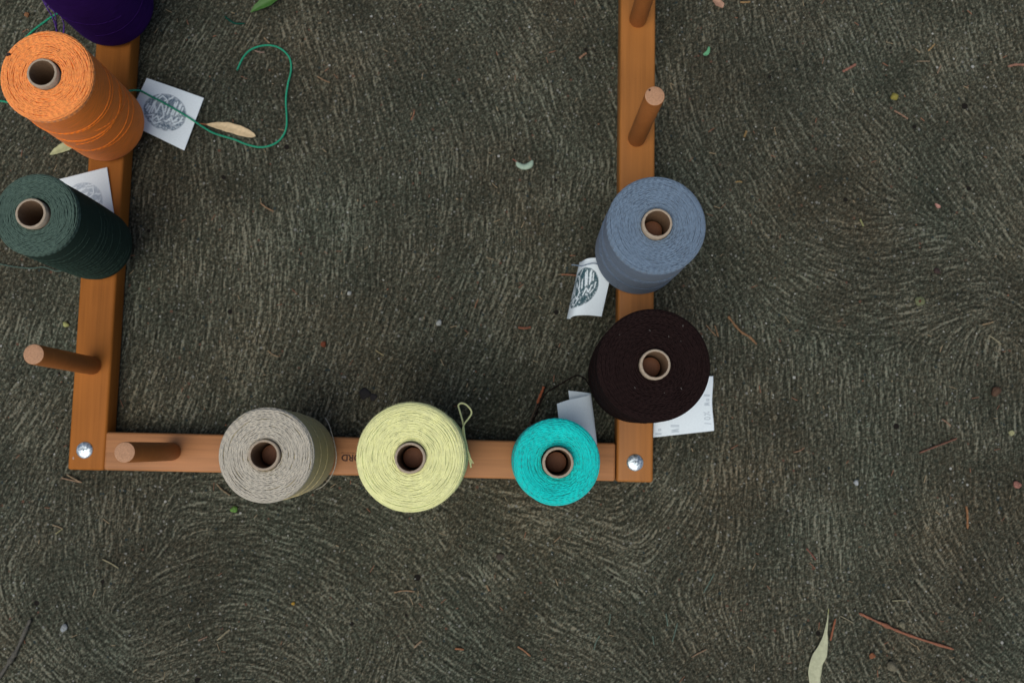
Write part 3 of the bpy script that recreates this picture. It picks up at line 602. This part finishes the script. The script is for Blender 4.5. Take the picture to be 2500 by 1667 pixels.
stick([(153,1290,.0018),(144,1297,.002),(136,1303,ZG)],.0008,(.33,.27,.12),'short needle forming a chevron with another near the left edge')
stick([(528,1180,ZG),(542,1195,.002),(562,1209,.002)],.0010,(.26,.17,.09),'brown needle just left of the taupe cone')
stick([(150,1166,ZG),(170,1171,.002),(200,1177,ZG)],.0009,(.36,.20,.11),'brown needle under the left bolt corner, lower one')
stick([(163,1158,ZG),(180,1168,.003),(197,1176,ZG)],.0008,(.38,.24,.13),'tan needle crossing another just below the left corner of the frame')
for k,(a,b,c,lb) in enumerate([((1744,1399),(1731,1424),(1717,1448),'thin sage green needle, highest of those at lower right centre'),((1490,1498),(1489,1512),(1486,1525),'thin sage needle, leftmost of the lower centre group'),((1626,1497),(1628,1512),(1630,1528),'upright thin sage needle in the lower centre group'),((1654,1520),(1647,1545),(1641,1566),'slanting thin sage needle beside the upright one'),((1464,1551),(1455,1567),(1450,1586),'thin sage needle at the bottom, left of the brown one'),((1594,1552),(1595,1562),(1597,1573),'shortest thin sage needle near the bottom')]):
    stick([(*a,ZG),(*b,.0018),(*c,ZG)],.0007,(.13,.18,.13),lb)
stick([(1725,1584),(1706,1593),(1688,1604)] and [(1725,1584,ZG),(1706,1593,.0018),(1688,1604,ZG)],.0009,(.30,.17,.09),'thin brown needle right of the sage ones at the bottom')
stick([(2359,1235,ZG),(2362,1254,.002),(2362,1290,ZG)],.0014,(.33,.13,.04),'rusty upright needle in the lower right concrete')
stick([(1969,1338,ZG),(1980,1351,.002),(1992,1366,ZG)],.0008,(.26,.07,.04),'dark red needle left of the long reddish twig')
stick([(2178,1466,ZG),(2195,1465,.0018),(2212,1465,ZG)],.0009,(.30,.25,.14),'straw needle above the long reddish twig')
stick([(2052,1503,ZG),(2068,1511,.0018),(2085,1521,ZG)],.0007,(.28,.22,.13),'pale thin needle between the short and the long red twig')
stick([(2183,270,ZG),(2200,280,.0018),(2217,291,ZG)],.0011,(.34,.17,.10),'brown needle in the upper right concrete, middle')
stick([(2266,125,ZG),(2274,117,.0018),(2282,108,ZG)],.0011,(.42,.24,.09),'ochre needle near the top right')
stick([(2289,180,ZG),(2292,172,.0018),(2298,160,ZG)],.0010,(.33,.20,.12),'brown needle near the right edge at the top, by the ochre one')
stick([(2238,150,ZG),(2255,150,.0018),(2270,150,ZG)],.0007,(.30,.19,.11),'level thin needle near the top right corner')
stick([(1807,6,ZG),(1820,6,.0018),(1832,5,ZG)],.0012,(.42,.22,.08),'orange needle at the very top right of the frame')
stick([(1817,335,ZG),(1820,328,.0018),(1823,320,ZG)],.0013,(.36,.20,.06),'short ochre chip right of the upper right rail','bark_chip','bark chip')
stick([(1724,793,ZG),(1735,806,.0018),(1748,820,ZG)],.0009,(.28,.15,.07),'thin brown needle just right of the blue and brown cones')
stick([(1745,794,ZG),(1750,808,.0018),(1754,822,ZG)],.0009,(.28,.14,.06),'second brown needle crossing near the bent twig')
stick([(2397,793,ZG),(2412,789,.0018),(2425,785,ZG)],.0010,(.32,.20,.10),'tan needle at the right edge half way up')
stick([(2414,818,ZG),(2430,829,.0018),(2444,840,ZG)],.0009,(.33,.26,.15),'straw needle at the right edge, lower of two')
stick([(2300,1023,ZG),(2312,1031,.0018),(2322,1040,ZG)],.0010,(.32,.17,.10),'brown needle above the thin dark red twig')
stick([(1937,1104,ZG),(1952,1100,.0018),(1964,1092,ZG)],.0008,(.30,.15,.08),'small curved needle left of the thin dark red twig')
stick([(2100,536,ZG),(2105,546,.0018),(2108,553,ZG)],.0010,(.36,.33,.12),'short yellowish needle in the right concrete')
stick([(1796,445,ZG),(1805,443,.0018),(1812,445,ZG)],.0010,(.38,.22,.07),'small ochre needle right of the blue cone')
stick([(1370,670,.0018),(1395,671,.0018),(1412,673,.0018)],.0010,(.30,.10,.04),'dark rust needle left of the curled teal tag')
stick([(526,276,ZG),(519,270,ZG)] and [(644,92,ZG),(652,100,.0018),(659,106,ZG)],.0009,(.34,.20,.10),'light needle above the top of the green thread loop')
stick([(622,124,ZG),(635,128,.0018),(646,128,ZG)],.0008,(.38,.22,.16),'pinkish needle inside the top bend of the green thread')
stick([(1108,1590+0,ZG),(1118,1592,ZG)] and [(1188,1428,ZG),(1191,1436,.0018),(1194,1442,ZG)],.0012,(.36,.21,.11),'short tan chip below the near rail, right of the curved needle','bark_chip','bark chip')
stick([(1352,1323,ZG),(1361,1315,.0018),(1369,1308,ZG)],.0009,(.28,.17,.09),'brown needle below the turquoise cone')

def pebble(px,py,r,col,label,name='seed',cat='seed',flat=.7,ring=False,z=None,par=None):
    bm=bmesh.new(); bmesh.ops.create_icosphere(bm,subdivisions=3,radius=1)
    q=[rnd.uniform(0,6) for _ in range(4)]
    for v in bm.verts:
        k=1+.12*math.sin(3*v.co.x+q[0])+.10*math.sin(4*v.co.y+q[1])+.05*math.sin(7*v.co.z+q[2]); 
        if ring and v.co.z>.5: k*=.75
        v.co=Vector((v.co.x*k*r,v.co.y*k*r*rnd.uniform(.97,1.03),v.co.z*k*r*flat))
    me=bpy.data.meshes.new(name); bm.to_mesh(me); bm.free()
    key='grain_%02x%02x%02x'%tuple(int(min(1,x)*255) for x in col[:3]); m_=bpy.data.materials.get(key) or plain(key,(col[0]*.7,col[1]*.76,col[2]*.8,1),.8,.4,500.,.0004)
    o=link(name,me,m_); zz=(z if z is not None else r*flat*.7); p=at(px,py,zz); o.location=p; o.rotation_euler=(0,0,rnd.uniform(0,3))
    return tag(o,label,cat)
pebble(2178,1627,.0062,(.17,.14,.085),'round brown seed at the bottom right below the long twig')
pebble(2203,1525,.0042,(.20,.17,.10),'small buff seed just above the long reddish twig')
pebble(2246,735,.0058,(.16,.16,.07),'olive seed cap with a hole in the right half',ring=True)
pebble(2246,735,.0018,(.10,.03,.01),None,z=.0055).name='seed_eye'
bpy.data.objects['seed_eye']['label']='tiny dark red centre lying in the olive seed cap'; bpy.data.objects['seed_eye']['category']='seed'
pebble(2288,662,.0040,(.045,.020,.014),'dark brown seed above the olive one')
pebble(2431,955,.0060,(.10,.045,.02),'crumbly brown clump at the right edge','dirt_clump','dirt clump')
pebble(2184,236,.0052,(.30,.24,.04),'yellow brown crumb in the upper right concrete','dirt_clump','dirt clump')
pebble(890,962,.0072,(.012,.008,.007),'blackish lump of dirt above the yellow cone','dirt_clump','dirt clump',flat=.3)
pebble(911,969,.0045,(.013,.009,.008),'smaller blackish crumb touching the dark lump above the yellow cone','dirt_clump','dirt clump',flat=.3)
pebble(853,716,.0030,(.45,.43,.37),'white pebble inside the frame on the left half','pebble','pebble')
pebble(1072,788,.0036,(.48,.46,.40),'white pebble in the lower middle inside the frame','pebble','pebble')
pebble(156,1532,.0042,(.36,.36,.34),'pale grey pebble near the stick at the bottom left','pebble','pebble')
pebble(161,792,.0036,(.42,.40,.13),'pale yellow crumb left of the left rail','seed','seed')
pebble(571,1243,.0042,(.13,.26,.04),'small bright green bud below the taupe cone','bud','bud')
pebble(789,840,.0034,(.24,.05,.012),'glossy rust red seed inside the frame left of centre')
pebble(2483,1183,.0046,(.33,.13,.09),'reddish husk cut by the right edge','seed','seed')
pebble(2470,1056,.0034,(.42,.38,.18),'cream seed near the right edge')
pebble(2129,1600,.0034,(.28,.09,.03),'rusty seed between the sage leaf and the brown seed')
pebble(66,37,.0034,(.30,.12,.04),'orange brown crumb at the top left corner','dirt_clump','dirt clump')
pebble(1222,1358,.0050,(.06,.04,.025),'dark crumb of bark below the near rail in the middle','dirt_clump','dirt clump',flat=.4)
pebble(716,1473,.0022,(.45,.24,.02),'tiny yellow grain in the lower left concrete')
pebble(2090,1178,.0032,(.45,.44,.42),'white grain in the lower right concrete below the thin dark red twig','pebble','pebble')
bm=bmesh.new(); bmesh.ops.create_circle(bm,cap_ends=True,segments=12,radius=.0012); bmesh.ops.scale(bm,vec=(.8,1.5,1),verts=bm.verts)
me=bpy.data.meshes.new('scuff'); bm.to_mesh(me); bm.free(); o=link('scuff',me,plain('bare_wood',(.42,.27,.19,1),.8),frame,False); o.matrix_parent_inverse=FI; o.location=at(179,1118,RT+.00012)
def lint(root,n,rt,col,ztop):
    Vf=[];Qf=[];k=0
    for i in range(n):
        a=rnd.uniform(0,6.28); q=rnd.uniform(.4,.97)*rt; p=np.array([q*math.cos(a),q*math.sin(a),ztop+.0006]); b=rnd.uniform(0,6.28); L=rnd.uniform(.0003,.0012)
        d=np.array([math.cos(b),math.sin(b),.15])*L; s_=np.array([-math.sin(b),math.cos(b),0])*.00022; u_=np.array([0,0,.0003])
        Vf+=[p-d-s_,p-d+s_,p-d+u_,p+d-s_,p+d+s_,p+d+u_]; Qf+=[(k,k+1,k+4,k+3),(k+1,k+2,k+5,k+4),(k+2,k,k+3,k+5)]; k+=6
    o=link('lint',fast_mesh('lint',Vf,Qf),plain('lint_'+root.name,(*col,1),.9),root); o['kind']='stuff'
lint(brown,8,.056,(.32,.30,.27),.1635); lint(purple,10,.05,(.3,.28,.3),.1735); lint(orange,8,.046,(.10,.03,.02),.1735); lint(teal,6,.040,(.02,.10,.09),.160)
# bits lying on the cones
o=pebble(21,134,.0021,(.03,.008,.006),'tiny dark insect husk on top of the orange cone','insect_husk','insect',z=RT+.173); o.scale=(1.5,.75,1); o.rotation_euler=(0,0,R_(30))

# ---------------------------------------------------------------- grit and needle crumbs nobody could count
def litter():
    Vs=[];Qs=[];k=0; mi=[]
    cols=[(.34,.34,.30),(.19,.085,.045),(.25,.19,.11),(.05,.035,.025),(.18,.19,.18)]
    for i in range(1500):
        x=rng.uniform(-.72,.72); y=rng.uniform(-.36,.60); c=int(rng.choice(5,p=[.22,.14,.16,.24,.24]))
        L=rng.uniform(.0006,.0013); w=L*rng.uniform(.5,.9)
        if c in(1,2) and rng.random()<.6: L=rng.uniform(.002,.0055); w=rng.uniform(.00035,.0006)
        a=rng.uniform(0,3.14); d=np.array([math.cos(a),math.sin(a),0]); s_=np.array([-d[1],d[0],0]); p=np.array([x,y,.0002])
        b=[p-d*L-s_*w,p+d*L-s_*w*.7,p+d*L*.9+s_*w,p-d*L*.8+s_*w*.8]; h=w*1.3
        t=[q*1+np.array([0,0,h])-(q-p)*.35 for q in b]
        Vs+=b+t; Qs+=[(k,k+1,k+5,k+4),(k+1,k+2,k+6,k+5),(k+2,k+3,k+7,k+6),(k+3,k,k+4,k+7),(k+4,k+5,k+6,k+7)]; mi+=[c]*5; k+=8
    me=fast_mesh('grit',Vs,Qs)
    for i,c in enumerate(cols): me.materials.append(plain('grit_%s'%'abcde'[i],(*c,1),.85,.25,300.))
    me.polygons.foreach_set('material_index',np.array(mi,dtype=np.int32))
    o=link('grit',me,None,None,True); o['kind']='stuff'; o['label']='sand grains and needle crumbs scattered on the concrete'; o['category']='grit'
litter()
print('tris about',sum(len(o.data.polygons)*2 for o in sc.objects if o.type=='MESH'))
